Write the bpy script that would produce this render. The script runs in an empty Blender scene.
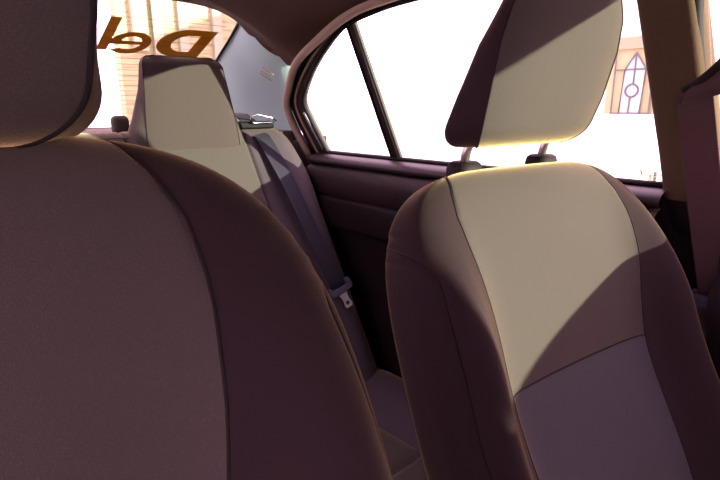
import bpy, bmesh, math, random
from mathutils import Vector, Matrix
random.seed(4)
sc = bpy.context.scene
COL = sc.collection
pi = math.pi

# ------------------------------------------------------------------ helpers
def link(name, me, mat=None, parent=None, smooth=True):
    o = bpy.data.objects.new(name, me)
    COL.objects.link(o)
    if mat: me.materials.append(mat)
    if parent is not None: o.parent = parent
    if smooth:
        for p in me.polygons: p.use_smooth = True
    return o

def mesh(name, verts, faces, mat=None, parent=None, smooth=True, org=(0, 0, 0)):
    me = bpy.data.meshes.new(name)
    ox, oy, oz = org
    me.from_pydata([(v[0]-ox, v[1]-oy, v[2]-oz) for v in verts], [], faces)
    bm = bmesh.new(); bm.from_mesh(me)
    bmesh.ops.remove_doubles(bm, verts=bm.verts, dist=1e-5)
    bmesh.ops.recalc_face_normals(bm, faces=bm.faces)
    bm.to_mesh(me); bm.free()
    o = link(name, me, mat, parent, smooth)
    if any(org) and parent is None: o.location = org
    return o

def grid(rows, close_u=False, close_v=False):
    nu, nv = len(rows[0]), len(rows)
    v = [p for r in rows for p in r]
    f = []
    for j in range(nv if close_v else nv-1):
        for i in range(nu if close_u else nu-1):
            a = j*nu+i; b = j*nu+(i+1) % nu
            c = ((j+1) % nv)*nu+(i+1) % nu; d = ((j+1) % nv)*nu+i
            f.append((a, b, c, d))
    return v, f

def merge(*vfs):
    V, F = [], []
    for v, f in vfs:
        n = len(V); V += list(v); F += [tuple(i+n for i in q) for q in f]
    return V, F

def lerp(a, b, t): return a+(b-a)*t
def vl(a, b, t): return tuple(lerp(x, y, t) for x, y in zip(a, b))
def sstep(x, a, b):
    t = max(0., min(1., (x-a)/(b-a))); return t*t*(3-2*t)

def spline(pts, n):
    """n points, evenly parametrised Catmull-Rom through pts"""
    P = [Vector(p) for p in pts]; m = len(P)-1; out = []
    for k in range(n):
        t = k/(n-1)*m; i = min(int(t), m-1); u = t-i
        p0 = P[i-1] if i > 0 else P[0]*2-P[1]
        p1, p2 = P[i], P[i+1]
        p3 = P[i+2] if i+2 <= m else P[m]*2-P[m-1]
        out.append(tuple(.5*((2*p1)+(p2-p0)*u+(2*p0-5*p1+4*p2-p3)*u*u+(3*p1-p0-3*p2+p3)*u**3)))
    return out

def interp(x, xs, ys):
    if x <= xs[0]: return ys[0]
    for i in range(len(xs)-1):
        if x <= xs[i+1]:
            return lerp(ys[i], ys[i+1], (x-xs[i])/(xs[i+1]-xs[i]))
    return ys[-1]

def tube(path, r, seg=10, squash=None, cap=True):
    P = [Vector(p) for p in path]; rows = []
    up = Vector((0, 0, 1))
    for i, p in enumerate(P):
        t = (P[min(i+1, len(P)-1)]-P[max(i-1, 0)]).normalized()
        a = t.cross(up)
        if a.length < 1e-3: a = t.cross(Vector((1, 0, 0)))
        a.normalize(); b = t.cross(a).normalized()
        ra, rb = (r, r) if squash is None else squash
        rows.append([tuple(p+a*(ra*math.cos(2*pi*k/seg))+b*(rb*math.sin(2*pi*k/seg))) for k in range(seg)])
    v, f = grid(rows, close_u=True)
    if cap:
        f.append(tuple(range(seg))); n = len(v)-seg; f.append(tuple(range(n, n+seg)))
    return v, f

def box(x0, x1, y0, y1, z0, z1):
    v = [(x, y, z) for z in (z0, z1) for y in (y0, y1) for x in (x0, x1)]
    return v, [(0, 1, 3, 2), (4, 6, 7, 5), (0, 4, 5, 1), (1, 5, 7, 3), (3, 7, 6, 2), (2, 6, 4, 0)]

def prism(poly, d):
    """a polygon (3-D points) given thickness along vector d"""
    n = len(poly); d = Vector(d)
    v = [tuple(p) for p in poly]+[tuple(Vector(p)+d) for p in poly]
    return v, [tuple(range(n)), tuple(range(2*n-1, n-1, -1))]+[(i, (i+1) % n, n+(i+1) % n, n+i) for i in range(n)]

def band(outer, inner, d):
    """solid strip between two polylines of equal count, thickness vector d"""
    D = Vector(d)
    rows = []
    for a, b in zip(outer, inner):
        A, B = Vector(a), Vector(b)
        rows.append([tuple(A), tuple(B), tuple(B+D), tuple(A+D)])
    v, f = grid(rows, close_u=True)
    n = len(rows)
    f += [(0, 1, 2, 3), (4*n-4, 4*n-3, 4*n-2, 4*n-1)]
    return v, f

def bevel(o, w, seg=3):
    m = o.modifiers.new('bevel', 'BEVEL'); m.width = w; m.segments = seg; m.limit_method = 'ANGLE'; m.angle_limit = math.radians(40)
    return o

def tag(o, label=None, cat=None, group=None, kind=None):
    if label: o['label'] = label
    if cat: o['category'] = cat
    if group: o['group'] = group
    if kind: o['kind'] = kind
    return o

def empty(name, loc):
    o = bpy.data.objects.new(name, None); COL.objects.link(o); o.location = loc
    o.empty_display_size = .05
    return o

def copy_tree(o, parent=None):
    c = o.copy(); COL.objects.link(c)
    if parent is not None: c.parent = parent
    for ch in list(o.children): copy_tree(ch, c)
    return c

# ------------------------------------------------------------------ materials
def mat(name, base, rough=.8, metal=0., sheen=0., sheen_tint=(1, .85, .6, 1), bump=0., scale=300., var=.0, spec=.3, weave=False, bdist=.002):
    m = bpy.data.materials.new(name); m.use_nodes = True
    nt = m.node_tree; b = nt.nodes['Principled BSDF']
    b.inputs['Base Color'].default_value = (*base, 1)
    b.inputs['Roughness'].default_value = rough
    b.inputs['Metallic'].default_value = metal
    b.inputs['Specular IOR Level'].default_value = spec
    if sheen:
        b.inputs['Sheen Weight'].default_value = sheen
        b.inputs['Sheen Roughness'].default_value = .30
        b.inputs['Sheen Tint'].default_value = sheen_tint
    if bump or var:
        tc = nt.nodes.new('ShaderNodeTexCoord')
        if weave:
            tx = nt.nodes.new('ShaderNodeTexVoronoi'); tx.inputs['Scale'].default_value = scale
            out = tx.outputs['Distance']
        else:
            tx = nt.nodes.new('ShaderNodeTexNoise'); tx.inputs['Scale'].default_value = scale
            tx.inputs['Detail'].default_value = 2
            out = tx.outputs['Fac']
        nt.links.new(tc.outputs['Object'], tx.inputs['Vector'])
        if bump:
            bp = nt.nodes.new('ShaderNodeBump'); bp.inputs['Strength'].default_value = bump
            bp.inputs['Distance'].default_value = bdist
            nt.links.new(out, bp.inputs['Height']); nt.links.new(bp.outputs['Normal'], b.inputs['Normal'])
        if var:
            mx = nt.nodes.new('ShaderNodeMix'); mx.data_type = 'RGBA'
            mx.inputs[6].default_value = (*[c*(1-var) for c in base], 1)
            mx.inputs[7].default_value = (*[min(1, c*(1+var)) for c in base], 1)
            nt.links.new(out, mx.inputs[0]); nt.links.new(mx.outputs[2], b.inputs['Base Color'])
    return m

def glass_mat(name, tint=(1, 1, 1)):
    m = bpy.data.materials.new(name); m.use_nodes = True
    nt = m.node_tree; nt.nodes.clear()
    o = nt.nodes.new('ShaderNodeOutputMaterial'); mx = nt.nodes.new('ShaderNodeMixShader')
    t = nt.nodes.new('ShaderNodeBsdfTransparent'); t.inputs[0].default_value = (*tint, 1)
    g = nt.nodes.new('ShaderNodeBsdfGlossy'); g.inputs['Roughness'].default_value = .02
    lw = nt.nodes.new('ShaderNodeLayerWeight'); lw.inputs['Blend'].default_value = .5
    pw = nt.nodes.new('ShaderNodeMath'); pw.operation = 'POWER'; pw.inputs[1].default_value = 5
    ml = nt.nodes.new('ShaderNodeMath'); ml.operation = 'MULTIPLY_ADD'; ml.inputs[1].default_value = .5; ml.inputs[2].default_value = .015
    nt.links.new(lw.outputs['Facing'], pw.inputs[0]); nt.links.new(pw.outputs[0], ml.inputs[0]); nt.links.new(ml.outputs[0], mx.inputs[0]); nt.links.new(t.outputs[0], mx.inputs[1]); nt.links.new(g.outputs[0], mx.inputs[2])
    nt.links.new(mx.outputs[0], o.inputs[0])
    return m

def translucent_mat(name, base):
    m = bpy.data.materials.new(name); m.use_nodes = True
    nt = m.node_tree; nt.nodes.clear()
    o = nt.nodes.new('ShaderNodeOutputMaterial'); mx = nt.nodes.new('ShaderNodeMixShader'); mx.inputs[0].default_value = .5
    a = nt.nodes.new('ShaderNodeBsdfDiffuse'); t = nt.nodes.new('ShaderNodeBsdfTranslucent')
    for n_ in (a, t): n_.inputs['Color'].default_value = (*base, 1)
    nt.links.new(a.outputs[0], mx.inputs[1]); nt.links.new(t.outputs[0], mx.inputs[2]); nt.links.new(mx.outputs[0], o.inputs[0])
    return m

SH = (1, .78, .34, 1)
M = dict(
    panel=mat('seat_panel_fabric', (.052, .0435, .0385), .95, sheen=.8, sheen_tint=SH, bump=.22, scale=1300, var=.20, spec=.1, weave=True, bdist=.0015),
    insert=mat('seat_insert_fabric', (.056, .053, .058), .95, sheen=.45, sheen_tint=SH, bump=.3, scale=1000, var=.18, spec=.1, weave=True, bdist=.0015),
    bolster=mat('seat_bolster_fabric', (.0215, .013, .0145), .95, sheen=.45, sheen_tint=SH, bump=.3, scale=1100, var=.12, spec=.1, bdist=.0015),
    rear=mat('rear_seat_fabric', (0.0501, 0.0436, 0.0377), .95, sheen=.45, sheen_tint=SH, bump=.35, scale=800, var=.16, spec=.1, weave=True, bdist=.0015),
    rear_hr=mat('rear_headrest_fabric', (.043, .034, .030), .95, sheen=.45, sheen_tint=SH, bump=.3, scale=1000, var=.16, spec=.1, weave=True, bdist=.0015),
    rear_b=mat('rear_bolster_fabric', (0.0520, 0.0428, 0.0483), .95, sheen=.45, sheen_tint=SH, bump=.3, scale=1000, var=.12, spec=.1, bdist=.0015),
    stitch=mat('seam_thread', (0.0074, 0.0043, 0.0037), .9),
    headliner=mat('headliner_cloth', (0.0502, 0.0252, 0.0161), .95, sheen=.05, bump=.4, scale=420, var=.18, spec=.1),
    pillar=mat('pillar_cloth', (.078, .050, .028), .9, bump=.3, scale=380, var=.10, spec=.15),
    pillar_dark=mat('pillar_dark_plastic', (0.0062, 0.0037, 0.0037), .6, bump=.2, scale=500),
    trim=mat('pale_grey_trim', (.33, .49, .44), .8, bump=.1, scale=600, spec=.1),
    strip=mat('beige_weatherstrip', (0.2902, 0.2224, 0.1547), .8, bump=.2, scale=500),
    rubber=mat('black_rubber', (0.0025, 0.0019, 0.0019), .7, spec=.2),
    frame=mat('door_frame_paint', (0.0335, 0.0189, 0.0157), .5, spec=.25),
    frame_pale=mat('window_channel_metal', (.40, .42, .44), .35, metal=.4),  # pale tone for the glint beside the quarter glass
    vinyl=mat('door_vinyl', (0.0087, 0.0050, 0.0056), .6, bump=.35, scale=260, spec=.15),
    vinyl_top=mat('door_sill_plastic', (0.0217, 0.0124, 0.0124), .5, spec=.3, bump=.1, scale=400),
    carpet=mat('floor_carpet', (0.0025, 0.0019, 0.0019), 1, bump=.5, scale=400, spec=.05),
    metal=mat('brushed_steel', (.45, .40, .35), .3, metal=1.),
    chrome=mat('chrome', (.22, .22, .22), .15, metal=1.),
    steel=mat('bright_steel', (.75, .74, .72), .35, metal=.6),
    plastic=mat('black_plastic', (0.0050, 0.0037, 0.0050), .6, spec=.08),
    brownplastic=mat('brown_plastic', (0.0112, 0.0068, 0.0062), .65, spec=.15),
    greyplastic=mat('grey_blue_plastic', (0.0682, 0.0651, 0.0930), .5, spec=.25),
    webbing=mat('belt_webbing', (0.0123, 0.0116, 0.0191), .85, bump=.3, scale=900, var=.08, sheen=.04),
    webbing_f=mat('front_belt_webbing', (0.0630, 0.0312, 0.0322), .85, bump=.3, scale=900, var=.08, sheen=.04),
    glass=glass_mat('window_glass', (.97, .98, .96)),
    shelf=mat('parcel_shelf_felt', (0.0465, 0.0360, 0.0248), .95, bump=.3, scale=300),
    letter=translucent_mat('brown_vinyl_sticker', (.30, .18, .018)),
    wire=mat('heater_wire', (.10, .06, .02), .6),
    ribbed=mat('ribbed_door_vinyl', (0.0223, 0.0124, 0.0124), .5, spec=.3),
)

# ------------------------------------------------------------------ camera
cam = bpy.data.cameras.new('camera'); co = bpy.data.objects.new('camera', cam); COL.objects.link(co)
th, pt, ro = math.radians(40), math.radians(14.35), math.radians(-.4)
fw = Vector((math.sin(th)*math.cos(pt), math.cos(th)*math.cos(pt), -math.sin(pt)))
rt = Vector((math.cos(th), -math.sin(th), 0)); up = rt.cross(fw)
rt, up = rt*math.cos(ro)+up*math.sin(ro), up*math.cos(ro)-rt*math.sin(ro)
co.matrix_world = Matrix(((rt.x, up.x, -fw.x, -.28), (rt.y, up.y, -fw.y, 0), (rt.z, up.z, -fw.z, 1.19), (0, 0, 0, 1)))
cam.sensor_width = 36; cam.lens = 26; cam.clip_start = .02
sc.camera = co

# ------------------------------------------------------------------ front seats
R0 = math.radians(23); SR, CR = math.sin(R0), math.cos(R0)
SX, SY, SZ = .374, .15, .55
WT = .625
FLOOR = .15

def seat_HN(w):
    t = max(0, min(1, (w-.30)/(WT-.30)))
    H = .260*max(0, 1-t**4.2)**(1/4.2)
    if w < .3: H -= .015*(.3-w)/.3
    t2 = max(0, min(1, (w-.47)/(WT-.47)))
    k = max(0, 1-t2**2.6)**(1/2.6)
    return H, .055*k, .05*k

def seat_pt(phi, w, g=0.):
    H, df, dr = seat_HN(w)
    c, s = math.cos(phi), math.sin(phi)
    u = H*math.copysign(abs(c)**.38, c)
    nc = -.058
    n = nc+(df*abs(s)**.42 if s >= 0 else -dr*abs(s)**.55)
    if s > 0:
        fade = 1-sstep(w, .35, .62)
        n += (.068*math.exp(-((abs(u)-.222)/.046)**2)*s**.45 - .010*max(0, 1-(u/.16)**2))*fade
        n -= .020*math.exp(-((w-.32)/.13)**2)*s**.45
    kk = 1-.045*g
    u *= kk; n = nc+(n-nc)*kk
    return (SX+u, SY+w*SR-n*CR, SZ+w*CR+n*SR)

def seam2(w):
    H = max(seat_HN(w)[0], 1e-4)
    us = interp(w, [0, .33, .40, .46, .52, .56, .59, .61, .625], [.15, .157, .164, .174, .180, .178, .168, .156, .140])
    return math.acos(min(.9999, (min(us, .975*H)/H)**(1/.38)))
PR = -math.radians(50)
def seam1(w):
    return lerp(math.radians(32), PR, sstep(w, .49, .585))

def ang_samples(a, b, n):
    w = b-a
    e = [0, .012, .03, .055, .09, .14]
    e = [x for x in e if x < abs(w)*.3]
    s = [a+x for x in e]
    m0, m1 = e[-1], e[-1]
    s += [lerp(a+m0, b-m1, k/n) for k in range(1, n)]
    s += [b-x for x in reversed(e)]
    return s

def seat_strip(fa, fb, n, ws, wgroove=(), da=.65, db=.65):
    rows = []
    for w in ws:
        a, b = fa(w), fb(w)
        row = []
        ts = ang_samples(0, 1, n)
        for t in ts:
            ph = lerp(a, b, t)
            g = max(da*math.exp(-((ph-a)/.045)**2), db*math.exp(-((b-ph)/.045)**2))
            for wg in wgroove: g = max(g, math.exp(-((w-wg)/.006)**2)*.9)
            row.append(seat_pt(ph, w, g))
        rows.append(row)
    return grid(rows)

def wrange(a, b, n, dense=()):
    s = set(round(lerp(a, b, k/n), 5) for k in range(n+1))
    for d in dense:
        for q in (-.02, -.013, -.008, -.005, -.0025, 0, .0025, .005, .008, .013, .02):
            if a <= d+q <= b: s.add(round(d+q, 5))
    return sorted(s)
W_ALL = wrange(-.08, .56, 40)+[lerp(.56, WT, math.sin(k/22*pi/2)) for k in range(1, 23)]
W_SPLIT = .335
W_LOW = sorted(set([w for w in W_ALL if w < W_SPLIT-.004]+wrange(.31, W_SPLIT, 12)))
W_UP = sorted(set([w for w in W_ALL if w > W_SPLIT+.004]+wrange(W_SPLIT, .36, 12)))

def make_seat():
    org = (SX, SY, FLOOR)
    root = empty('seat_with_headrest', org)
    def part(n, vf, m, p=root): return mesh(n, vf[0], vf[1], m, p, org=org)
    part('back_panel', seat_strip(seam2, lambda w: pi-seam2(w), 40, W_UP, (W_SPLIT,)), M['panel'])
    part('lumbar_panel', seat_strip(seam2, lambda w: pi-seam2(w), 40, W_LOW, (W_SPLIT,)), M['insert'])
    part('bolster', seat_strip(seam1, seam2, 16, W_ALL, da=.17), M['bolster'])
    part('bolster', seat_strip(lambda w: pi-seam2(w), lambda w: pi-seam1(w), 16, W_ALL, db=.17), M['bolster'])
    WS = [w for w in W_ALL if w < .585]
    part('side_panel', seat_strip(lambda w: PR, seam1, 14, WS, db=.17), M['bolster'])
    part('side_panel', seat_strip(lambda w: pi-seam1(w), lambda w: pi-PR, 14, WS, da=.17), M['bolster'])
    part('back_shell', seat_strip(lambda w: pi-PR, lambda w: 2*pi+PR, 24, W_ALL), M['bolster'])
    def seam_line(fn, ws, sgn, g=.55):
        return [seat_pt(fn(w) if sgn > 0 else pi-fn(w), w, g) for w in ws]
    for sgn in (1, -1):
        part('piping', tube(seam_line(seam2, W_ALL[:-2], sgn), .0010, 6), M['stitch'])
        part('piping', tube(seam_line(seam1, [w for w in W_ALL if w < .583], sgn, .13), .0008, 6), M['stitch'])
    a_, b_ = seam2(W_SPLIT), pi-seam2(W_SPLIT)
    part('cross_seam', tube([seat_pt(lerp(a_, b_, k/60), W_SPLIT, .75) for k in range(61)], .0012, 6), M['stitch'])
    # cushion: a padded slab running forward from the foot of the back
    rows = []
    for k in range(25):
        t = k/24; y = lerp(.20, -.32, t)
        e = (1-abs(2*t-1)**6)**(1/6) if 0 < t < 1 else 0
        row = []
        for j in range(32):
            a = 2*pi*j/32; c, s = math.cos(a), math.sin(a)
            x = .25*math.copysign(abs(c)**.45, c)*(.8+.2*e)
            z = .42+.04*t+.085*math.copysign(abs(s)**.5, s)*e
            if s > 0: z += .03*math.exp(-((abs(x)-.2)/.05)**2)*e
            row.append((SX+x, y, z))
        rows.append(row)
    v, f = grid(rows, close_u=True)
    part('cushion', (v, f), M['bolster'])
    for x in (SX-.18, SX+.18): part('seat_rail', box(x-.02, x+.02, -.25, .2, FLOOR, .36), M['plastic'])
    # headrest
    hr = headrest(org, root)
    for px in (-.088, .082):
        bx, by, bz = SX+px, .452, 1.097
        part('post', tube([(bx, by+.012, bz-.04), (bx, by-.002, bz+.03), (bx, by-.02, bz+.075)], .0065, 14), M['metal'], hr)
        c = []
        for r, z in ((.0, .020), (.014, .020), (.0185, .017), (.0205, .010), (.021, .0), (.021, -.03)):
            c.append([(bx+1.15*r*math.copysign(abs(math.cos(q))**.7, math.cos(q)), by+r*math.copysign(abs(math.sin(q))**.7, math.sin(q)), bz+z) for q in [2*pi*i/24 for i in range(24)]])
        part('post_guide', grid(c, close_u=True), M['brownplastic'])
    return root

def headrest(org, root):
    # keyed by height: front y, rear y, front half width, rear half width
    ZS = [1.138, 1.20, 1.26, 1.30, 1.335, 1.365]
    YF = [.384, .364, .350, .342, .339, .346]
    YR = [.468, .445, .420, .400, .390, .384]
    HF = [.110, .117, .119, .111, .092, .062]
    HR = [.126, .108, .087, .068, .054, .040]
    z0, z1 = ZS[0], ZS[-1]; HX = SX-.019
    def section(z, n1=36, n2=20):
        yf, yr, hf, hr = (interp(z, ZS, A) for A in (YF, YR, HF, HR))
        d0, d1 = z-z0, z1-z
        r = .030
        k = 1.
        for d in (d0, d1):
            if d < r: k = min(k, math.sqrt(max(0, 1-(1-d/r)**2)))
        inset = (1-k)*.026
        hf -= inset; hr = max(.01, hr-inset); yf += inset; yr -= inset
        front = []
        for i in range(n1+1):
            t = -1+2*i/n1
            t = math.copysign(1-(1-abs(t))**1.35, t)
            y = yf+.008*abs(t)**4
            front.append((t*hf, y))
        side = []
        e = (hf, yf+.008); rc = (hr, yr)
        P = [e, (lerp(hf, hr, .22)+.006, lerp(e[1], yr, .35)), (lerp(hf, hr, .62)+.006, lerp(e[1], yr, .72)), (hr*.72, yr-.004), (hr*.3, yr), (0, yr+.001)]
        P = spline([(a, b, 0) for a, b in P], n2)
        right = [(a, b) for a, b, _ in P]
        rest = right+[(-a, b) for a, b in reversed(right[:-1])]
        return front, rest
    zs = []
    for k in range(13): zs.append(z0+.030*(1-math.cos(k/12*pi/2)))
    zs += [lerp(z0+.03, z1-.03, k/18) for k in range(1, 19)]
    for k in range(1, 13): zs.append(z1-.03+.03*math.sin(k/12*pi/2))
    fr, rs = [], []
    for z in zs:
        a, b = section(z)
        def warp(p): return (HX+p[0], p[1], z)
        fr.append([warp(p) for p in a]); rs.append([warp(p) for p in b])
    # close the underside and the top
    caps = []
    for z in (zs[0], zs[-1]):
        a, b = section(z); loop = [(HX+p[0], p[1], z) for p in a]+[(HX+p[0], p[1], z) for p in b[1:-1]]
        caps.append((loop, [tuple(range(len(loop)))]))
    shell = merge(grid(rs), *caps)
    h = mesh('headrest', shell[0], shell[1], M['bolster'], root, org=org)
    v, f = grid(fr)
    mesh('front_panel', v, f, M['panel'], h, org=org)
    p = [(r[0][0], r[0][1], r[0][2]) for r in fr]
    q = [(r[-1][0], r[-1][1], r[-1][2]) for r in fr]
    for e in (p, q): mesh('piping', *tube(e, .0014, 6), M['stitch'], h, org=org)
    return h

seat = make_seat()
tag(seat, 'grey front seat by the pillar belt, its headrest raised on two steel posts', 'car seat', 'front seats')
seat.rotation_euler.z = math.radians(-5); seat.location.x -= .019
seat2 = copy_tree(seat)
seat2.rotation_euler.z = math.radians(-4)
seat2.scale.x = 1.05
seat2.location = (SX-.749, SY-.10, FLOOR+.072)
for c in seat2.children:
    if c.name.startswith('headrest'): c.location.z -= .038; c.scale.x = 1.16; c.location.x += .0285
tag(seat2, 'large shaded brown fabric front seat close to the viewer with headrest pushed down low', 'car seat', 'front seats')

# ------------------------------------------------------------------ rear bench
RB = math.radians(31); RS, RC = math.sin(RB), math.cos(RB)
BY, BZ, BW = 1.01, .45, .83      # foot of the back and its length along the slope
BX = .655
SEAMS = [-BX, -.462, -.13, .13, .462, BX]
def bench_pt(x, w, g=0.):
    t = max(0, min(1, (w-(BW-.10))/.10)); top = (max(0, 1-t**2.4))**(1/2.4)
    sx = max(0, min(1, (abs(x)-(BX-.085))/.085)); side = (max(0, 1-sx**2.4))**(1/2.4)
    n = .09*min(top, 1)*side-.09
    drop = .060*sx**2.2*sstep(w, BW-.25, BW)
    n += .045*math.exp(-((abs(x)-.575)/.07)**2)*(1-sstep(w, BW-.22, BW-.02))
    n += .012*(1-((abs(x)-.3)/.17)**2 if abs(abs(x)-.3) < .17 else 0)*(1-sstep(w, BW-.12, BW))
    n -= .008*g
    return (x, BY+w*RS-n*RC, BZ+(w-drop)*RC+n*RS)
def bench_strip(x0, x1):
    ws = [lerp(-.1, BW-.10, k/30) for k in range(31)]+[BW-.10+.10*math.sin(k/16*pi/2) for k in range(1, 17)]
    e = [0, .002, .004, .007, .012, .02]
    xs = [x0+q for q in e]+[lerp(x0+.02, x1-.02, k/24) for k in range(1, 24)]+[x1-q for q in reversed(e)]
    rows = []
    for w in ws:
        rows.append([bench_pt(x, w, math.exp(-(min(abs(x-x0) if abs(x0) < BX else 9, abs(x-x1) if abs(x1) < BX else 9)/.005)**2)) for x in xs])
    # run the sheet over the top and down the back, a solid padded board
    rows.append([(x, p[1]+.10*RC, p[2]-.11) for x, p in zip(xs, rows[-1])])
    rows.append([(x, p[1]+.02, p[2]-.3) for x, p in zip(xs, rows[-1])])
    return grid(rows)
borg = (0, 1.0, FLOOR)
bench = empty('rear_bench', borg)
tag(bench, 'pale grey fabric rear bench seat below the back window', 'rear seat')
def bpart(n, vf, m, p=bench): return mesh(n, vf[0], vf[1], m, p, org=borg)
bpart('side_bolster', bench_strip(SEAMS[0], SEAMS[1]), M['rear_b'])
bpart('back_panel', bench_strip(SEAMS[1], SEAMS[2]), M['rear'])
bpart('middle_panel', bench_strip(SEAMS[2], SEAMS[3]), M['rear'])
bpart('back_panel', bench_strip(SEAMS[3], SEAMS[4]), M['rear'])
bpart('side_bolster', bench_strip(SEAMS[4], SEAMS[5]), M['rear_b'])

def cushion_pt(x, t):
    # t 0 at the back, 1 at the foot of the front face
    P = [(1.10, .38), (1.00, .425), (.85, .435), (.70, .445), (.615, .440), (.575, .410), (.565, .38), (.575, .32), (.59, .22)]
    q = spline([(a, b, 0) for a, b in P], 81)[min(80, int(round(t*80)))]
    z = q[1]; w = 1-sstep(t, .45, .8)
    z += .045*math.exp(-((abs(x)-.60)/.09)**2)*w
    z -= .018*math.exp(-((x)/.12)**2)*w-.0
    z -= .02*sstep(abs(x), BX-.03, BX)
    return (x, q[0]+.0, z)
def cushion_strip(x0, x1, t0, t1):
    xs = [lerp(x0, x1, k/24) for k in range(25)]
    rows = []
    for k in range(int(round(t0*80)), int(round(t1*80))+1):
        r = []
        for x in xs:
            p = cushion_pt(x, k/80)
            g = math.exp(-(min(abs(x-x0) if abs(x0) < BX else 9, abs(x-x1) if abs(x1) < BX else 9)/.008)**2)
            g = max(g, math.exp(-((k/80-t0)/.012)**2) if t0 > 0 else 0, math.exp(-((k/80-t1)/.012)**2) if t1 < 1 else 0)
            r.append((p[0], p[1], p[2]-.010*g))
        rows.append(r)
    return grid(rows)
for a, b, m in ((-BX, -.47, 'rear_b'), (-.47, -.12, 'rear'), (-.12, .12, 'rear'), (.12, .47, 'rear'), (.47, BX, 'rear_b')):
    bpart('cushion_panel', cushion_strip(a, b, 0, .40), M[m])
bpart('cushion_front', cushion_strip(-BX, BX, .40, 1), M['rear'])

def rear_headrest(cx):
    ZS = [1.075, 1.11, 1.16, 1.24, 1.30, 1.325]
    YF = [1.378, 1.380, 1.388, 1.402, 1.415, 1.424]
    YR = [1.50, 1.495, 1.485, 1.475, 1.468, 1.465]
    HF = [.131, .129, .125, .116, .110, .106]
    HB = [.180, .165, .146, .122, .112, .106]
    zs = [lerp(ZS[0], 1.297, k/22) for k in range(23)]+[1.297+.028*math.sin(k/10*pi/2) for k in range(1, 11)]
    fr, rs = [], []
    for z in zs:
        yf, yr, hf, hb = (interp(z, ZS, A) for A in (YF, YR, HF, HB))
        d = max(0, (z-1.297)/.028); ins = (1-math.sqrt(max(0, 1-d*d)))*.026
        hf -= ins; hb -= ins; yf += ins; yr -= ins
        row = []
        for i in range(33):
            t = -1+2*i/32; t = math.copysign(1-(1-abs(t))**1.3, t)
            row.append((cx+t*hf, yf+.010*abs(t)**4, z))
        fr.append(row)
        P = [(hf, yf+.010), (lerp(hf, hb, .6)+.001, yf+.028), (hb, lerp(yf, yr, .55)), (hb*.9, yr-.012), (hb*.5, yr), (0, yr)]
        R = [(a, b) for a, b, _ in spline([(a, b, 0) for a, b in P], 16)]
        rs.append([(cx+a, b, z) for a, b in R]+[(cx-a, b, z) for a, b in reversed(R[:-1])])
    loop = fr[-1]+rs[-1][1:-1]
    shell = merge(grid(rs), (loop, [tuple(range(len(loop)))]))
    h = bpart('headrest', shell, M['rear'])
    bpart('front_panel', grid(fr), M['rear_hr'], h)
    for k in (0, -1): bpart('piping', tube([r[k] for r in fr], .0013, 6), M['stitch'], h)
rear_headrest(.305); rear_headrest(-.305)

# ------------------------------------------------------------------ rear seat belt
belt = empty('rear_seat_belt', (.53, 1.35, 1.12))
tag(belt, 'blue grey rear seat belt hanging down the bench with its metal tongue', 'seat belt')
bo = (.53, 1.35, 1.12)
def bench_y_at(x, z):
    best = None
    for k in range(400):
        w = BW*k/399; p = bench_pt(x, w)
        if best is None or abs(p[2]-z) < abs(best[2]-z): best = p
    return best[1]
def belt_sheet(path, half, thick=.0016):
    """path: (centre, across vector) pairs; webbing with a slight raised border"""
    rows = []
    for c, a, nrm in path:
        c, a, nrm = Vector(c), Vector(a).normalized(), Vector(nrm).normalized()
        prof = [(-1, 0), (-1, 1), (-.9, 1.1), (-.86, .8), (-.3, .85), (.3, .85), (.86, .8), (.9, 1.1), (1, 1), (1, 0), (.5, -.2), (-.5, -.2)]
        rows.append([tuple(c+a*(half*s)+nrm*(thick*t)) for s, t in prof])
    v, f = grid(rows, close_u=True); n = len(rows[0])
    f += [tuple(range(n)), tuple(range(len(v)-n, len(v)))]
    return v, f
path = []
B0, B1 = Vector((.508, 0, 1.145)), Vector((.560, 0, .700))
for k in range(25):
    t = k/24
    x = lerp(B0.x, B1.x, t); z = lerp(B0.z, B1.z, t)
    y = bench_y_at(x, z)-.012 if t > .0 else bench_y_at(x, z)-.006
    path.append(((x, y, z), (1, 0, .14), (.05, -RC, RS)))
p0 = path[0][0]
pre = [((p0[0]-.008, p0[1]+.095, p0[2]+.028), (1, -.1, 0), (0, 0, 1)), ((p0[0]-.004, p0[1]+.045, p0[2]+.024), (1, -.1, 0), (0, -.3, 1))]
v, f = belt_sheet(pre+path, .0235)
mesh('webbing', v, f, M['webbing'], belt, org=bo)
# tongue
tg = Vector(path[-1][0])+Vector((0, -.012, -.004))
ax = Vector((1, 0, .30)).normalized(); dn = Vector((.22, -.40, -.88)); dn = (dn-ax*dn.dot(ax)).normalized(); nr = ax.cross(dn).normalized()
if nr.y > 0: nr = -nr
def T(a, b, c=0): return tuple(tg+ax*a+dn*b+nr*c)
grip = [(-.036, -.018), (-.031, -.020), (-.026, -.006), (.026, -.006), (.026, -.022), (.030, -.026), (.038, -.020), (.040, .0), (.034, .010), (-.030, .012), (-.038, .004)]
o = mesh('grip', *prism([T(a, b, -.006) for a, b in grip], nr*.014), M['greyplastic'], belt, smooth=False, org=bo); bevel(o, .003)
tn = [(-.014, .010), (.016, .010), (.011, .020), (.010, .034), (.013, .046), (.008, .054), (-.008, .054), (-.013, .046), (-.010, .034), (-.011, .020)]
hole = [(-.006, .036), (.006, .036), (.006, .046), (-.006, .046)]
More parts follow.
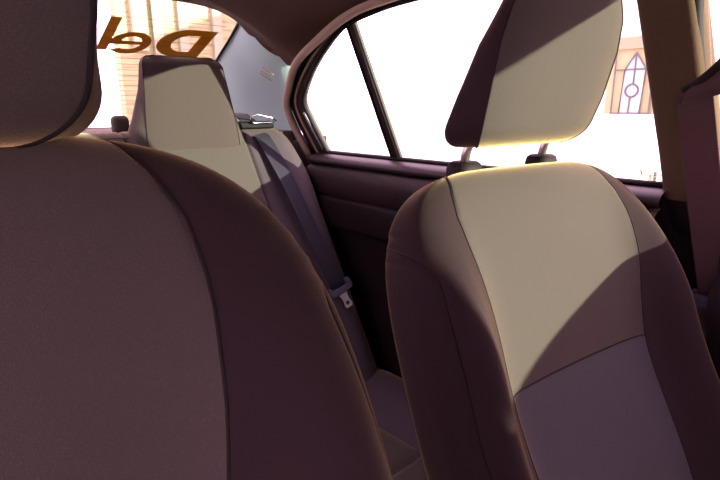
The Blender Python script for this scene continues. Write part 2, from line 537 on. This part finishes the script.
def plate(outer, hole, c0, c1):
    me_v = []; bm = bmesh.new()
    from mathutils.geometry import tessellate_polygon
    tri = tessellate_polygon([[Vector((a, b, 0)) for a, b in outer], [Vector((a, b, 0)) for a, b in hole]])
    pts = outer+hole; n = len(pts)
    v = [T(a, b, c0) for a, b in pts]+[T(a, b, c1) for a, b in pts]
    f = [tuple(t) for t in tri]+[tuple(i+n for i in reversed(t)) for t in tri]
    no = len(outer)
    f += [(i, (i+1) % no, n+(i+1) % no, n+i) for i in range(no)]
    nh = len(hole)
    f += [(no+i, no+(i+1) % nh, n+no+(i+1) % nh, n+no+i) for i in range(nh)]
    return v, f
o = mesh('tongue', *plate(tn, hole, -.0015, .0025), M['steel'], belt, smooth=False, org=bo)
# guide on the shelf
g = merge(box(.432, .575, 1.425, 1.47, 1.128, 1.150))
o = mesh('belt_guide', *g, M['plastic'], belt, smooth=False, org=bo); bevel(o, .006)
gp = [(.490, 1.418, 1.148), (.495, 1.418, 1.166), (.512, 1.417, 1.171), (.560, 1.412, 1.160), (.573, 1.410, 1.150), (.560, 1.412, 1.146), (.500, 1.418, 1.146), (.490, 1.418, 1.148)]
mesh('guide_loop', *tube(gp, .0030, 8), M['chrome'], o, org=bo)

# ------------------------------------------------------------------ side of the body (built once, mirrored for the far side)
NS = Vector((1, 0, .42)).normalized()
def S(y, z, off=0.): return (.70-off-.42*(z-1.06), y, z)
def mirror(vf): return [(-x, y, z) for x, y, z in vf[0]], [tuple(reversed(q)) for q in vf[1]]
QG = [(1.036, 1.385), (1.090, 1.365), (1.144, 1.339), (1.235, 1.288), (1.314, 1.234), (1.336, 1.205), (1.328, 1.165), (1.290, 1.058), (1.019, 1.058)]
DG = [(.988, 1.058), (1.008, 1.382), (.960, 1.388), (.910, 1.394), (.816, 1.400), (.652, 1.402), (.528, 1.402), (.375, 1.398), (.340, 1.052)]
OUT = [(.36, 1.425), (.528, 1.430), (.700, 1.428), (.856, 1.420), (.922, 1.410), (1.057, 1.388), (1.201, 1.338), (1.300, 1.288), (1.372, 1.240), (1.412, 1.195), (1.418, 1.165), (1.410, 1.11), (1.372, .98)]
INN = [(.36, 1.400), (.528, 1.402), (.680, 1.402), (.816, 1.400), (.910, 1.394), (1.036, 1.376), (1.144, 1.332), (1.235, 1.282), (1.308, 1.228), (1.330, 1.198), (1.326, 1.160), (1.315, 1.11), (1.278, .98)]
def frame_vf(side=1):
    o = spline([S(y, z, .014) for y, z in OUT], 90); i = spline([S(y, z, .014) for y, z in INN], 90)
    vf = band(o, i, NS*.012)
    return vf if side > 0 else mirror(vf)
def build_rear_door(side, nm):
    fx = (lambda vf: vf) if side > 0 else mirror
    root = empty(nm, (side*.70, .9, FLOOR)); root['kind'] = 'structure'
    og = (side*.70, .9, FLOOR)
    def pt_(n, vf, m, sm=True, p=root): vf = fx(vf); return mesh(n, vf[0], vf[1], m, p, sm, org=og)
    o = pt_('window_frame', frame_vf(1), M['frame'], False); bevel(o, .004)
    i1 = spline([S(y, z, .020) for y, z in INN], 80)
    pt_('glass_seal', tube(i1, .0055, 8), M['rubber'])
    mid = spline([S(lerp(a[0], b[0], .42), lerp(a[1], b[1], .42), .018) for a, b in zip(OUT, INN)], 80)
    pt_('frame_bead', tube(mid, .004, 8), M['strip'])
    pale = spline([S(y, z, .016) for y, z in [(1.352, 1.175), (1.340, 1.13), (1.318, 1.065)]], 20)
    pt_('window_channel', tube(pale, .006, 8, squash=(.011, .004)), M['frame_pale'])  # glint built in as a pale strip along the frame
    dv = [S(y, z, .012) for y, z in [(1.040, 1.384), (1.008, 1.388), (.986, 1.056), (1.022, 1.056)]]
    o = pt_('divider_bar', prism(dv, NS*.012), M['frame'], False); bevel(o, .005)
    dl = [S(y, z, .016) for y, z in [(1.034, 1.38), (1.016, 1.058)]]
    dl2 = [S(y, z, .016) for y, z in [(1.012, 1.38), (.992, 1.058)]]
    pt_('divider_seal', merge(tube(dl, .003, 8), tube(dl2, .003, 8)), M['rubber'])
    # belt-line strip
    bl = [S(y, 1.056, .012) for y in (.33, .6, .9, 1.15, 1.30)]
    pt_('belt_line_seal', tube(bl, .006, 8, squash=(.012, .006)), M['rubber'])
    # upper roll and card, swept along y
    prof = [(.700, 1.052), (.672, 1.052), (.650, 1.046), (.640, 1.035), (.643, 1.026), (.655, 1.022)]
    prof2 = [(.655, 1.022), (.640, 1.018), (.628, 1.004), (.624, .985), (.628, .955), (.638, .935)]
    prof3 = [(.638, .935), (.628, .932), (.622, .92), (.622, .87), (.630, .845), (.66, .835), (.67, .80), (.672, .5), (.685, .2)]
    def sweep(pr, n, crenel=0):
        pr = [(a, b) for a, b, _ in spline([(a, b, 0) for a, b in pr], n)]
        rows = []
        ny = 60
        for k in range(ny+1):
            y = lerp(.33, 1.34, k/ny)
            lift = 0
            rows.append([(x, y, z+lift) for x, z in pr])
        rows_end = [(.70, 1.36, z) for x, z in pr]
        rows.append(rows_end)
        return grid(rows)
    pt_('sill_top', sweep(prof, 16), M['vinyl_top'])
    pt_('padded_roll', sweep(prof2, 18), M['ribbed'])
    pt_('door_card', sweep(prof3, 26), M['vinyl'])
    pt_('door_skin', box(.705, .74, .33, 1.40, .15, 1.05), M['vinyl'], False)
    return root

# ribbed vinyl for the padded roll
m = M['ribbed']
nt = m.node_tree; tc = nt.nodes.new('ShaderNodeTexCoord'); wv = nt.nodes.new('ShaderNodeTexWave'); wv.bands_direction = 'Y'
wv.inputs['Scale'].default_value = 55; wv.inputs['Distortion'].default_value = 0
bp = nt.nodes.new('ShaderNodeBump'); bp.inputs['Strength'].default_value = .5; bp.inputs['Distance'].default_value = .003
nt.links.new(tc.outputs['Object'], wv.inputs['Vector']); nt.links.new(wv.outputs['Fac'], bp.inputs['Height'])
nt.links.new(bp.outputs['Normal'], nt.nodes['Principled BSDF'].inputs['Normal'])

build_rear_door(1, 'door_1'); build_rear_door(-1, 'door_2')
WN = 0
def pane(poly, side, name):
    pts = [S(y, z, -.004) for y, z in poly]
    vf = prism(pts, NS*.004)
    if side < 0: vf = mirror(vf)
    o = mesh(name, vf[0], vf[1], M['glass'], smooth=False); o['kind'] = 'structure'; return o
FG = [(.268, 1.022), (.288, 1.380), (.1, 1.380), (-.2, 1.372), (-.42, 1.358), (-.58, 1.33), (-.78, 1.20), (-.94, 1.022)]
n = 1
for s in (1, -1):
    for poly in (DG, QG, FG):
        pane(poly, s, f'window_{n}'); n += 1

# pillars, rails, front doors
def structure(name, vf, m, smooth=True):
    o = mesh(name, vf[0], vf[1], m, smooth=smooth); o['kind'] = 'structure'; return o
tn_ = 1
for s in (1, -1):
    fx = (lambda vf: vf) if s > 0 else mirror
    # centre pillar: cloth upper cover, dark lower moulding
    root = empty(f'wall_{"right" if s > 0 else "left"}', (s*.66, .3, FLOOR)); root['kind'] = 'structure'
    og = (s*.66, .3, FLOOR)
    def wp(nm, vf, m, sm=True, og=og, root=root, fx=fx):
        vf = fx(vf); return mesh(nm, vf[0], vf[1], m, root, sm, org=og)
    def pil(z0, z1, m, nm, off, n=16):
        rows = []
        for k in range(n+1):
            z = lerp(z0, z1, k/n)
            y1 = interp(z, [.2, .8, 1.03, 1.117, 1.342, 1.44], [.328, .303, .341, .348, .373, .392]); y0 = interp(z, [.2, .8, 1.05, 1.355, 1.44], [.17, .18, .256, .292, .305])
            a = .662-off-.40*(z-1.06)
            row = []
            for j in range(21):
                t = j/20; e = (1-abs(2*t-1)**5)**.2
                row.append((a+.055*(1-e), lerp(y0, y1, t), z))
            rows.append(row)
        return wp(nm, grid(rows), m)
    pil(1.036, 1.44, M['pillar'], 'centre_pillar_cover', .0)
    pil(.2, 1.036, M['pillar_dark'], 'pillar_lower_cover', -.006)
    # weatherstrip along the door opening
    WS_ = [(.40, 1.418), (.60, 1.418), (.871, 1.408), (.995, 1.394), (1.137, 1.355), (1.271, 1.307), (1.360, 1.240), (1.398, 1.203), (1.408, 1.165), (1.405, 1.12), (1.37, .98)]
    wp('door_opening_strip', tube(spline([S(y, z, .036) for y, z in WS_], 90), .011, 10), M['strip'])
    wp('door_opening_gap', tube(spline([S(y+.006, z-.006, .020) for y, z in OUT], 90), .008, 8), M['rubber'])
    # front door: card, skin and window frame
    wp('front_door_card', grid([[(.70, y, 1.022), (.66, y, 1.018), (.64, y, .995), (.65, y, .93), (.62, y, .90), (.66, y, .80), (.68, y, .2)] for y in (.235, -.2, -.5, -.95)]), M['vinyl'])
    wp('body_skin', merge(box(.705, .74, -1.1, .36, .1, 1.022), box(.705, .74, 1.38, 2.5, .1, 1.10)), M['vinyl'], False)
    fi = [(.30, 1.05), (.318, 1.40)]; 
    fo = spline([S(y, z, .012) for y, z in FG+[FG[0]]], 120)
    top = spline([S(y, z, .014) for y, z in FG[1:]], 60); top2 = spline([S(y, z+.055, .014) for y, z in FG[1:]], 60)
    wp('front_door_frame', band(top, top2, NS*.012), M['frame'], False)
    wp('front_window_frame', tube(fo, .012, 8), M['frame_pale'] if False else M['rubber'])
    # front pillar
    ap = spline([(.555, -.64, 1.38), (.60, -.80, 1.28), (.66, -1.0, 1.16), (.70, -1.2, 1.03)], 20)
    wp('front_pillar', tube(ap, .035, 10, squash=(.03, .045)), M['pillar'])
    rr = spline([S(y, z, -.005) for y, z in [(1.5, 1.36), (1.2, 1.40), (.9, 1.445), (.5, 1.455), (.1, 1.445), (-.2, 1.44), (-.5, 1.42)]], 40)
    wp('roof_rail', tube(rr, .03, 8), M['headliner'])

# headliner: fans from the centreline to the side rails and round the rear corners
edge = [(.555, -.66, 1.375), (.535, -.45, 1.402), (.525, -.20, 1.415), (.517, .15, 1.422), (.516, .50, 1.424), (.520, .75, 1.418), (.527, .895, 1.405), (.540, 1.02, 1.385), (.556, 1.150, 1.350), (.580, 1.282, 1.318), (.600, 1.335, 1.307),
        (.594, 1.387, 1.314), (.575, 1.436, 1.336), (.553, 1.474, 1.368), (.536, 1.488, 1.410), (.508, 1.478, 1.452)]
mid = [(0, -.72, 1.405), (0, -.52, 1.435), (0, -.30, 1.452), (0, 0, 1.468), (0, .35, 1.475), (0, .6, 1.475), (0, .8, 1.473), (0, .95, 1.470), (0, 1.08, 1.467), (0, 1.18, 1.465), (0, 1.25, 1.463), (0, 1.30, 1.461), (0, 1.34, 1.460), (0, 1.37, 1.459), (0, 1.395, 1.462), (0, 1.415, 1.463)]
E_, M_ = spline(edge, 80), spline(mid, 80)
rows = []
for q_, (e, c) in enumerate(zip(E_, M_)):
    half = []; rk = sstep(q_/79, .66, .92)
    for j in range(25):
        t = j/24
        x = lerp(c[0], e[0], t); y = lerp(c[1], e[1], t**1.6)
        z = lerp(c[2], e[2], t**lerp(3.2, 9.0, rk))
        half.append((x, y, z))
    rows.append([(-x, y, z) for x, y, z in reversed(half[1:])]+half)
vin, fin = grid(rows)
outer = [[(x*1.10, y+.0, z+.035) for x, y, z in r] for r in rows]
ceil = structure('ceiling', merge((vin, fin), grid(outer)), M['headliner'])
for x0_ in (-.535, .005):  # unseen visors, added to keep the sun off the left seat
    o = mesh('sun_visor', *box(x0_, x0_+.53, -.70, -.68, 1.132, 1.40), M['headliner'], ceil, smooth=False); bevel(o, .009)
o = mesh('header_trim', *box(-.56, .56, -.74, -.66, 1.365, 1.41), M['headliner'], ceil, smooth=False); bevel(o, .012)  # unseen drop below the header, added to block more of the sun
structure('trim_1', tube([(x*1.0, y+.016, z+.014) for x, y, z in rows[-1]], .010, 8), M['headliner'])

# rear quarter trims
k_ = 2
for s in (1, -1):
    fx = (lambda vf: vf) if s > 0 else mirror
    L = spline([(.512, 1.478, 1.446), (.512, 1.56, 1.395), (.513, 1.653, 1.346), (.525, 1.907, 1.219), (.545, 2.15, 1.10)], 40)
    Rr = spline([(.606, 1.345, 1.322), (.622, 1.385, 1.25), (.636, 1.414, 1.205), (.650, 1.425, 1.16), (.668, 1.425, 1.08)], 40)
    rows = []
    for i, (a, b) in enumerate(zip(L, Rr)):
        row = []
        for j in range(25):
            t = j/24; p = vl(a, b, t)
            bul = .018*math.sin(pi*t)
            sag = -.030*math.sin(pi*t)*(1-i/39)**3
            row.append((p[0]-bul*.6+.012*t**6, p[1]-bul*.3, p[2]+sag))
        rows.append(row)
    vf = fx(grid(rows))
    o = structure(f'trim_{k_}', vf, M['trim']); k_ += 1
    # small embossed mark on the pillar cover
    if s > 0:
        q = []
        for r, (za, zb) in enumerate(((9, 0), (11, 0), (13, 0))):
            a = Vector(rows[za][13]); b = Vector(rows[za][17])
            nrm = Vector((-.75, -.6, .2)).normalized()*.0015
            q.append(tube([tuple(a+nrm), tuple((a+b)/2+nrm), tuple(b+nrm)], .0018, 6))
        v, f = merge(*q)
        e = mesh('embossed_mark', v, f, M['emboss'] if 'emboss' in M else M['strip'], o)
    # black glass edge
    le = [(x-.004, y-.004, z-.002) for x, y, z in L]
    v, f = fx(tube(le, .004, 8)); mesh('glass_edge_seal', v, f, M['rubber'], o)

# rear window
GS = -.5
def G(x, y): return (x, y, 1.44+GS*(y-1.465))
gl = [G(x, 1.445+.03*(abs(x)/.5)) for x in [-.52, -.3, 0, .3, .52]]+[G(.56, 2.17), G(-.56, 2.17)]
rw = mesh('window_7', *prism(gl, (0, .002, .004)), M['glass'], smooth=False); rw['kind'] = 'structure'
wires = []
for k in range(22):
    y = 1.50+.029*k
    wires.append(tube([G(-.47, y), G(.47, y)], .0006, 6))
v, f = merge(*wires); o = mesh('heater_wire', *([[(x, y-.001, z-.002) for x, y, z in v], f]), M['wire'], rw)
# sticker lettering, read from outside so mirrored in here
def glyph(contours, x0, sx, ytop, h, sh, nm):
    from mathutils.geometry import tessellate_polygon
    def mp(a, b):  # a 0..1 across (reading direction = -x), b 0 baseline .. 1 cap
        y = ytop+h*(1-b)
        return G(x0-a*sx+sh*(b-.5), y)
    loops = [[Vector((a, b, 0)) for a, b in c] for c in contours]
    tri = tessellate_polygon(loops); pts = [mp(p.x, p.y) for L_ in loops for p in L_]
    pts = [(x, y+.002, z+.004) for x, y, z in pts]
    n = len(pts); top = [(x, y+.0004, z+.0008) for x, y, z in pts]
    f = [tuple(t) for t in tri]+[tuple(i+n for i in reversed(t)) for t in tri]; b = 0
    for L_ in loops:
        k = len(L_); f += [(b+i, b+(i+1) % k, n+b+(i+1) % k, n+b+i) for i in range(k)]; b += k
    return pts+top, f
def arc(cx, cy, rx, ry, a0, a1, n=20):
    return [(cx+rx*math.cos(math.radians(lerp(a0, a1, k/n))), cy+ry*math.sin(math.radians(lerp(a0, a1, k/n)))) for k in range(n+1)]
Dg = [[(0, 0)]+[(.45, 0)]+arc(.48, .5, .52, .5, -80, 80)+[(.45, 1), (0, 1)],
      [(.27, .2), (.27, .8), (.45, .8)]+arc(.45, .5, .27, .30, 80, -80)+[(.45, .2)]]
eg = [arc(.5, .36, .5, .38, 0, 330)[:1]+arc(.5, .36, .5, .38, 8, 318, 36)+arc(.52, .36, .30, .22, 300, 190, 14)+[(.98, .29), (1.0, .36)],
      [(.24, .43)]+arc(.5, .45, .24, .14, 170, 10, 12)+[(.74, .43)]]
lg = [[(.0, 0), (1, 0), (1, 1), (0, 1)]]
lt = mesh('lettering', *merge(glyph(Dg, .455, .150, 1.536, .128, .02, 'd')), M['letter'], rw, smooth=False)
mesh('lettering', *glyph(eg, .290, .112, 1.532, .128, .02, 'e'), M['letter'], rw, smooth=False)
mesh('lettering', *glyph(lg, .181, .028, 1.512, .138, .012, 'l'), M['letter'], rw, smooth=False)
for o in rw.children:
    if o.name.startswith('lettering'): o['label'] = 'brown sticker letter seen mirrored from inside'

# parcel shelf, tail wall, floor, firewall
structure('trim_4', box(-.66, .66, 1.42, 2.2, 1.09, 1.118), M['shelf'], False)
structure('wall_rear', box(-.70, .70, 2.2, 2.24, .1, 1.12), M['carpet'], False)
structure('floor', box(-.72, .72, -1.3, 2.3, .10, FLOOR), M['carpet'], False)
fp = [(-.66, .98), (-.72, 1.03), (-.95, 1.06), (-1.25, 1.03), (-1.3, .5), (-1.3, .15), (-.98, .15), (-.90, .45), (-.70, .70), (-.64, .85)]
v, f = grid([[(x, y, z) for y, z in fp] for x in (-.72, -.3, .3, .72)], close_u=True)
structure('wall_front', (v, f), M['vinyl'])
ws = [[(x*(1.0 if z < 1.2 else .80), y-.12*(1-abs(x)/.7)*0, z) for x in (-.70, -.35, 0, .35, .70)] for y, z in ((-.70, 1.40), (-.95, 1.23), (-1.25, 1.04))]
structure('window_8', grid(ws), M['glass'])
bx_ = box(.125, .175, 1.56, 1.62, 1.118, 1.158)
o = mesh('shelf_lamp', *box(.140, .185, 1.54, 1.58, 1.118, 1.172), M['shelf'], smooth=False); bevel(o, .015, 4)  # plain cover for an unidentified bump on the shelf, gives no light
tag(o, 'small rounded brown cover standing on the parcel shelf left of the rear headrest', 'cover')

# ------------------------------------------------------------------ front seat belt on the centre pillar
fo = (.60, .27, 1.2)
fb = empty('front_seat_belt', fo); tag(fb, 'wide plum front seat belt hanging on the centre pillar', 'seat belt')
path = []
for k in range(20):
    t = k/19; z = lerp(1.205, .80, t)
    x = .594+.115*t-.012*math.sin(pi*t*.5); y = lerp(.287, .224, t)
    path.append(((x, y, z), (.10, -1, .05), (-1, -.15, -.2)))
v, f = belt_sheet(path, .0245)
mesh('webbing', v, f, M['webbing_f'], fb, org=fo)
# folded layer rising to the ring
fold = [((.573, .270, 1.197), (.1, -1, .28), (-1, -.1, 0)), ((.560, .262, 1.218), (.1, -1, .45), (-1, -.1, 0)), ((.565, .25, 1.240), (.1, -1, .7), (-1, -.1, 0))]
v, f = belt_sheet(fold, .026)
mesh('folded_webbing', v, f, M['webbing_f'], fb, org=fo)
rg = spline([(.568, .292, 1.212), (.562, .270, 1.222), (.560, .245, 1.248), (.562, .232, 1.275), (.575, .225, 1.29)], 20)
mesh('guide_ring', *tube(rg, .006, 10), M['brownplastic'], fb, org=fo)
o = mesh('tongue', *box(.648, .690, .205, .276, .868, .890), M['greyplastic'], fb, smooth=False, org=fo); bevel(o, .006)
o2 = mesh('latch_plate', *box(.660, .665, .225, .262, .82, .870), M['metal'], fb, smooth=False, org=fo)

# ------------------------------------------------------------------ outside
def ext(name, base, rough=.9, **k): return mat(name, base, rough, **k)
X = dict(ground=ext('bright_paving', (.80, .78, .72), bump=.2, scale=6, var=.05), white=ext('white_render', (.86, .86, .80), bump=.1, scale=5),
         ochre=ext('ochre_panel', (.33, .30, .16)), frost=ext('frosted_pane', (.28, .36, .37), .5), lead=ext('dark_lead', (.10, .11, .10)),
         brick=ext('pale_yellow_brick', (.27, .26, .125), var=.2, scale=3), pink=ext('terracotta_post', (.28, .23, .13)), green=ext('grey_green_shutter', (.22, .225, .14)),
         greypane=ext('grey_net_pane', (0.2700, 0.2700, 0.2400), var=.3, scale=8), leaf=ext('yellow_leaf', (0.3720, 0.3360, 0.1680)))
GZ = -.15
structure('ground', grid([[(x, y, GZ) for x in (-30, 0, 30)] for y in (-30, 0, 40)]), X['ground'], False)
# low white wall and the house behind it, to the right of the car
o = mesh('garden_wall', *box(4.2, 4.35, -3, 9, GZ, 1.115), X['white'], smooth=False, org=(4.2, 3, GZ)); tag(o, 'low white wall below the decorated house door, seen through the side window', 'wall')
ho = (6.2, 3, GZ)
house = empty('house', ho); tag(house, 'white house front with a decorated ochre door panel beyond the side window', 'house')
def hp(n, vf, m, p=house, sm=False): return mesh(n, vf[0], vf[1], m, p, sm, org=ho)
hp('wall', merge(box(6.1, 6.3, -3, 2.20, GZ, 3.6), box(6.1, 6.3, 3.02, 7.0, GZ, 3.6), box(6.1, 6.3, 2.20, 3.02, 1.95, 3.6)), X['white'])
door = hp('door', box(6.06, 6.12, 2.20, 3.02, GZ, 1.88), X['ochre'])
hp('lintel', box(6.02, 6.14, 2.15, 3.05, 1.80, 1.93), X['green'])
fr = [(2.70, 1.76), (2.58, 1.58), (2.60, 1.10), (2.73, .92), (2.83, 1.10), (2.81, 1.58)]
hp('leaded_pane', prism([(6.05, y, z) for y, z in fr], (-.012, 0, 0)), X['frost'], door)
lw = [tube([(6.03, y, z) for y, z in fr+[fr[0]]], .008, 6)]
lw += [tube([(6.03, 2.70, 1.76), (6.03, 2.70, 1.42)], .008, 6), tube([(6.03, 2.72, 1.28), (6.03, 2.73, .95)], .008, 6)]
lw += [tube([(6.03, 2.71+.07*math.cos(a), 1.35+.07*math.sin(a)) for a in [2*pi*i/16 for i in range(17)]], .010, 6)]
for z in (1.58, 1.10): lw.append(tube([(6.03, 2.50, z), (6.03, 2.92, z)], .008, 6))
lw.append(tube([(6.03, 2.50, .6), (6.03, 2.50, 1.78)], .010, 6)); lw.append(tube([(6.03, 2.92, .6), (6.03, 2.92, 1.78)], .010, 6))
hp('leading', merge(*lw), X['lead'], door, True)
hp('side_light', box(6.02, 6.05, 2.23, 2.46, .5, 1.78), X['greypane'], door)
# shrub
rnd = random.Random(2); V, F = [], []
for i in range(90):
    c = Vector((3.95+rnd.uniform(-.1, .1), 1.57+rnd.uniform(-.12, .10), rnd.uniform(.30, .68)))
    a = Vector((rnd.uniform(-1, 1), rnd.uniform(-1, 1), rnd.uniform(-.3, 1))).normalized(); b = a.cross(Vector((0, 0, 1))).normalized()
    n = len(V); V += [tuple(c), tuple(c+a*.05+b*.018), tuple(c+a*.10), tuple(c+a*.05-b*.018)]; F.append((n, n+1, n+2, n+3))
so = (3.95, 1.57, GZ)
sh = empty('shrub', so); tag(sh, 'small yellow green shrub at the foot of the white wall by the pillar', 'shrub')
mesh('foliage', V, F, X['leaf'], sh, org=so)
mesh('stem', *tube([(3.95, 1.57, GZ), (3.95, 1.57, .7)], .012, 6), X['lead'], sh, org=so)
# building seen through the rear window
ro_ = (3, 7.3, GZ)
rb = empty('building', ro_); tag(rb, 'pale yellow building with coursed walls beyond the rear window', 'building')
def rp(n, vf, m, p=rb, sm=False): return mesh(n, vf[0], vf[1], m, p, sm, org=ro_)
rp('wall', box(1.86, 4.1, 7.2, 7.4, GZ, 4.2), X['brick'])
cs = merge(*[box(1.86, 4.1, 7.185, 7.2, z, z+.012) for z in [GZ+.2+.11*i for i in range(30)]])
o = rp('wall_course', cs, X['green']); o['kind'] = 'stuff'
rp('post', box(2.02, 2.20, 7.10, 7.2, 1.9, 3.4), X['pink'])
for x in (2.28, 2.62, 3.1): rp('shutter', box(x, x+.13, 7.12, 7.2, 1.2, 3.2), X['green'])

# ------------------------------------------------------------------ light
w = bpy.data.worlds.new('sky'); sc.world = w; w.use_nodes = True
bg = w.node_tree.nodes['Background']; bg.inputs[0].default_value = (1.0, .61, .88, 1); bg.inputs[1].default_value = 7.0
sun = bpy.data.lights.new('sun', 'SUN'); sun.energy = 19.0; sun.color = (1, .99, .80); sun.angle = math.radians(.6)
sob = bpy.data.objects.new('sun', sun); COL.objects.link(sob)
d = Vector((.46, -1.05, .182)).normalized()
sob.rotation_euler = d.to_track_quat('Z', 'Y').to_euler(); sob.location = d*10

vs = sc.view_settings
vs.view_transform = 'Standard'; vs.look = 'None'; vs.exposure = 0; vs.gamma = 1; vs.use_curve_mapping = False
